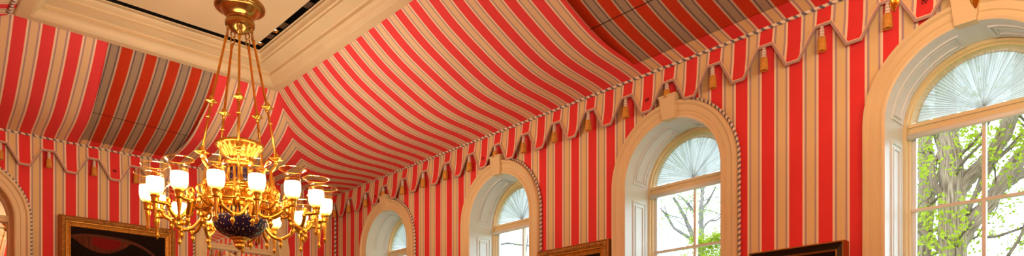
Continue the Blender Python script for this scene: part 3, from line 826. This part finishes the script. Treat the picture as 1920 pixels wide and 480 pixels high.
# ---------------------------------------------------------------- outdoors
def PX(px, py, Y):
    cx = (px - 960)/1342*Y; dz = (718 - py)/1342*Y
    return Vector((CX*D + cx*.679 - Y*.734, CY*D + cx*.734 + Y*.679, EYE + dz))
def tree(label, limbs, Y, mats, leaf_spots, nleaf, lsize, seed, twigs=True):
    """limbs: list of (list of (px,py,dY), r0, r1)"""
    rr = random.Random(seed)
    base = PX(limbs[0][0][0][0], 718, Y); root = empty('tree', (base.x, base.y, -1.0)); tag(root, label, 'tree')
    rv = Vector(root.location)
    tips = []
    mb = MB()
    for pts, r0, r1 in limbs:
        cp = bez([PX(a, b, Y + d) for a, b, d in pts], 7); n = len(cp)
        cp = [p + Vector((rr.gauss(0, 1), rr.gauss(0, 1), rr.gauss(0, 1)))*min(r1, .05)*.12 if 0 < i < n-1 else p for i, p in enumerate(cp)]
        rs = [r0 + (r1-r0)*i/(n-1) for i in range(n)]
        rs = [r*(1 + rr.uniform(-.08, .08)) for r in rs]
        tube(mb, cp, rs, 12)
        if twigs:
            for q in range(max(2, n//5)):
                i = rr.randrange(n//4, n); p = cp[i]; d = Vector((rr.gauss(0, 1), rr.gauss(0, 1), rr.gauss(.3, .8))).normalized()
                L_ = rr.uniform(.04, .12)*Y; w = [p]; dd = d.copy()
                for s in range(6):
                    dd = (dd + Vector((rr.gauss(0, .25), rr.gauss(0, .25), rr.gauss(.05, .25)))).normalized(); w.append(w[-1] + dd*L_/6)
                tube(mb, w, [max(.006, rs[i]*.22)*(1 - .13*k) for k in range(7)], 6); tips.append(w[-1]); tips.append(w[3])
    o = mb.build('trunk', mats[0], None, True); o.data.transform(Matrix.Translation(-rv)); o.parent = root
    mb = MB(); v = []; f = []
    spots = [(PX(a, b, Y + d), s*Y/1342) for a, b, s, d in leaf_spots] + [(t, .03*Y) for t in tips]
    wsum = [s for _, s in spots]
    for k in range(nleaf):
        c, s = rr.choices(spots, wsum)[0]
        p = c + Vector((rr.gauss(0, .5), rr.gauss(0, .5), rr.gauss(0, .4)))*s
        for q in range(5):
            pp = p + Vector((rr.gauss(0, 1), rr.gauss(0, 1), rr.gauss(0, .8)))*lsize*1.1
            d = Vector((rr.gauss(0, 1), rr.gauss(0, 1), rr.gauss(-.2, .7))).normalized(); e = d.orthogonal().normalized()
            e = Matrix.Rotation(rr.uniform(0, 6.28), 3, d) @ e; l = lsize*rr.uniform(.7, 1.2); b = len(v)
            LF = [(-.75, .0), (-.30, .10), (-.38, .42), (-.05, .22), (.02, .50), (.22, .22), (.75, .0), (.22, -.22), (.02, -.50), (-.05, -.22), (-.38, -.42), (-.30, -.10)]
            nn = d.cross(e)*l*.12
            v += [pp + d*l*x_ + e*l*y_ + nn*abs(y_)*2 for x_, y_ in LF]
            f.append(tuple(range(b, b + 12)))
    o = mesh('foliage', v, f, mats[1]); o.data.transform(Matrix.Translation(-rv)); o.parent = root
    return root
tree('large rough barked tree with bright green leaves outside the largest window',
     [([(1792, 1150, 0), (1790, 700, 0), (1786, 480, 0), (1784, 340, 0), (1778, 262, .1), (1770, 150, .3), (1764, 0, .6)], .26, .13),
      ([(1790, 372, 0), (1815, 335, -.1), (1850, 300, -.3), (1880, 255, -.5), (1905, 190, -.7), (1920, 90, -.8)], .13, .10),
      ([(1775, 275, .2), (1758, 255, .1), (1735, 248, .1), (1700, 262, .1)], .05, .03),
      ([(1784, 385, 0), (1757, 355, .0), (1747, 310, .1), (1768, 285, .3), (1775, 262, .2)], .06, .05),
      ([(1790, 520, 0), (1765, 470, .1), (1735, 440, .2), (1712, 425, .3)], .07, .05),
      ([(1790, 470, .3), (1820, 420, .3), (1850, 385, .4), (1890, 325, .5), (1940, 260, .6), (1990, 150, .6)], .15, .12),
      ([(1850, 385, .4), (1885, 345, .6), (1930, 320, .9), (1990, 290, 1)], .10, .07),
      ([(1810, 400, .3), (1860, 310, .8), (1890, 280, 1), (1940, 235, 1.2)], .05, .035),
      ([(1800, 440, .6), (1835, 345, .7), (1848, 290, .9), (1850, 200, 1)], .035, .02),
      ([(1850, 445, .6), (1880, 440, .8), (1935, 420, 1)], .03, .02), ([(1890, 480, .6), (1915, 440, .8), (1925, 400, 1)], .03, .02)],
     12.0, (M['bark'], M['leaf']),
     [(1735, 300, 42, -.8), (1725, 275, 40, -.6), (1745, 340, 34, -.8), (1780, 395, 40, -.9), (1740, 420, 40, -1), (1820, 400, 34, -.9), (1790, 430, 30, -1), (1830, 270, 28, -.5),
      (1900, 255, 34, -.6), (1865, 330, 22, -.6), (1880, 290, 25, -.6), (1740, 470, 40, -.9), (1850, 235, 45, -.4), (1790, 200, 60, 0), (1720, 200, 60, 0), (1900, 160, 70, 0), (1900, 320, 20, 0)], 900, .062, 3)
tree('second rough tree trunk just inside the left edge of the largest window view',
     [([(1722, 1150, 0), (1724, 700, 0), (1728, 480, 0), (1732, 420, 0), (1738, 350, 0), (1736, 280, .1), (1728, 200, .2)], .22, .12),
      ([(1738, 350, 0), (1760, 330, .1), (1768, 300, .1), (1755, 255, .2)], .08, .05)],
     14.0, (M['bark'], M['leaf']), [(1725, 330, 28, -.6), (1735, 380, 28, -.6), (1722, 440, 25, -.6)], 90, .055, 5)
tree('slender tree with thin branches and sparse leaves seen through the third window',
     [([(1318, 900, 0), (1316, 600, 0), (1315, 440, 0), (1315, 390, 0), (1318, 350, .5), (1322, 300, 1)], .11, .05),
      ([(1312, 470, 0), (1298, 440, .2), (1285, 410, .5), (1272, 385, 1), (1262, 370, 1)], .09, .04),
      ([(1300, 450, 0), (1275, 435, .2), (1262, 425, .5), (1250, 405, .8), (1238, 390, 1)], .06, .025),
      ([(1262, 425, .5), (1250, 400, .6), (1245, 385, .8)], .03, .015),
      ([(1296, 395, 0), (1290, 384, .3), (1280, 372, .4), (1270, 365, .4)], .03, .02),
      ([(1316, 420, 0), (1308, 415, .3), (1300, 395, .4), (1290, 380, .4)], .035, .02),
      ([(1315, 392, 0), (1326, 380, .3), (1336, 362, .4), (1342, 350, .4)], .05, .025),
      ([(1316, 430, 0), (1330, 415, .3), (1345, 412, .4), (1360, 395, .4)], .03, .02),
      ([(1240, 396, 0), (1260, 405, .3), (1280, 410, .4)], .02, .012)],
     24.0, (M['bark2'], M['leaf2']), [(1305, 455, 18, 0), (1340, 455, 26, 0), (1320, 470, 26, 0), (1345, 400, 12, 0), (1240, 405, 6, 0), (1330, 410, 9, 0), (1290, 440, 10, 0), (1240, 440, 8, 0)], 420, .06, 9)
tree('low bright green bushy tree at the bottom of the third window',
     [([(1345, 900, 0), (1342, 700, 0), (1340, 540, 0), (1338, 480, 0)], .12, .04), ([(1340, 540, 0), (1320, 500, 0), (1305, 470, 0)], .06, .03)],
     20.0, (M['bark2'], M['leaf']), [(1310, 452, 18, 0), (1345, 448, 16, 0), (1325, 458, 18, 0), (1355, 462, 22, 0), (1320, 480, 30, 0), (1350, 490, 34, 0)], 520, .06, 12, False)
tree('faint pale tree with one long thin branch seen through the second window',
     [([(925, 900, 0), (922, 650, 0), (918, 520, 0), (915, 430, .5)], .14, .06), ([(918, 470, 0), (945, 457, .3), (975, 459, .5), (1003, 462, .8)], .05, .03),
      ([(960, 600, 0), (972, 520, .3), (985, 480, .5), (990, 440, .5)], .05, .025)],
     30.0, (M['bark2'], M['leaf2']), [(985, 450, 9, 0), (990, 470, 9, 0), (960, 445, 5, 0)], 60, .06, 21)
tag(mesh('ground', [(-60, .6, -1), (60, .6, -1), (60, 90, -1), (-60, 90, -1)], [(0,1,2,3)], M['grass']), kind='structure')

# ---------------------------------------------------------------- world, camera
w = bpy.data.worlds.new('sky'); bpy.context.scene.world = w; w.use_nodes = True
nt = w.node_tree; nt.nodes.clear(); bg = nt.nodes.new('ShaderNodeBackground'); o = nt.nodes.new('ShaderNodeOutputWorld')
bg.inputs[0].default_value = (.72, .88, 1.0, 1); bg.inputs[1].default_value = 3.9; nt.links.new(bg.outputs[0], o.inputs[0])
cam = bpy.data.cameras.new('camera'); co = bpy.data.objects.new('camera', cam); C.objects.link(co)
co.location = (CX*D, CY*D, EYE); co.rotation_euler = (PI/2, 0, math.atan2(.734, .679))
cam.sensor_width = 36; cam.sensor_fit = 'HORIZONTAL'; cam.lens = 36*1342/1920; cam.shift_y = (718 - 240)/1920; cam.clip_end = 300; cam.clip_start = .05
sc = bpy.context.scene; sc.camera = co
sc.view_settings.view_transform = 'Standard'; sc.view_settings.look = 'None'; sc.view_settings.gamma = 1; sc.view_settings.use_curve_mapping = False
sc.view_settings.exposure = 0.0
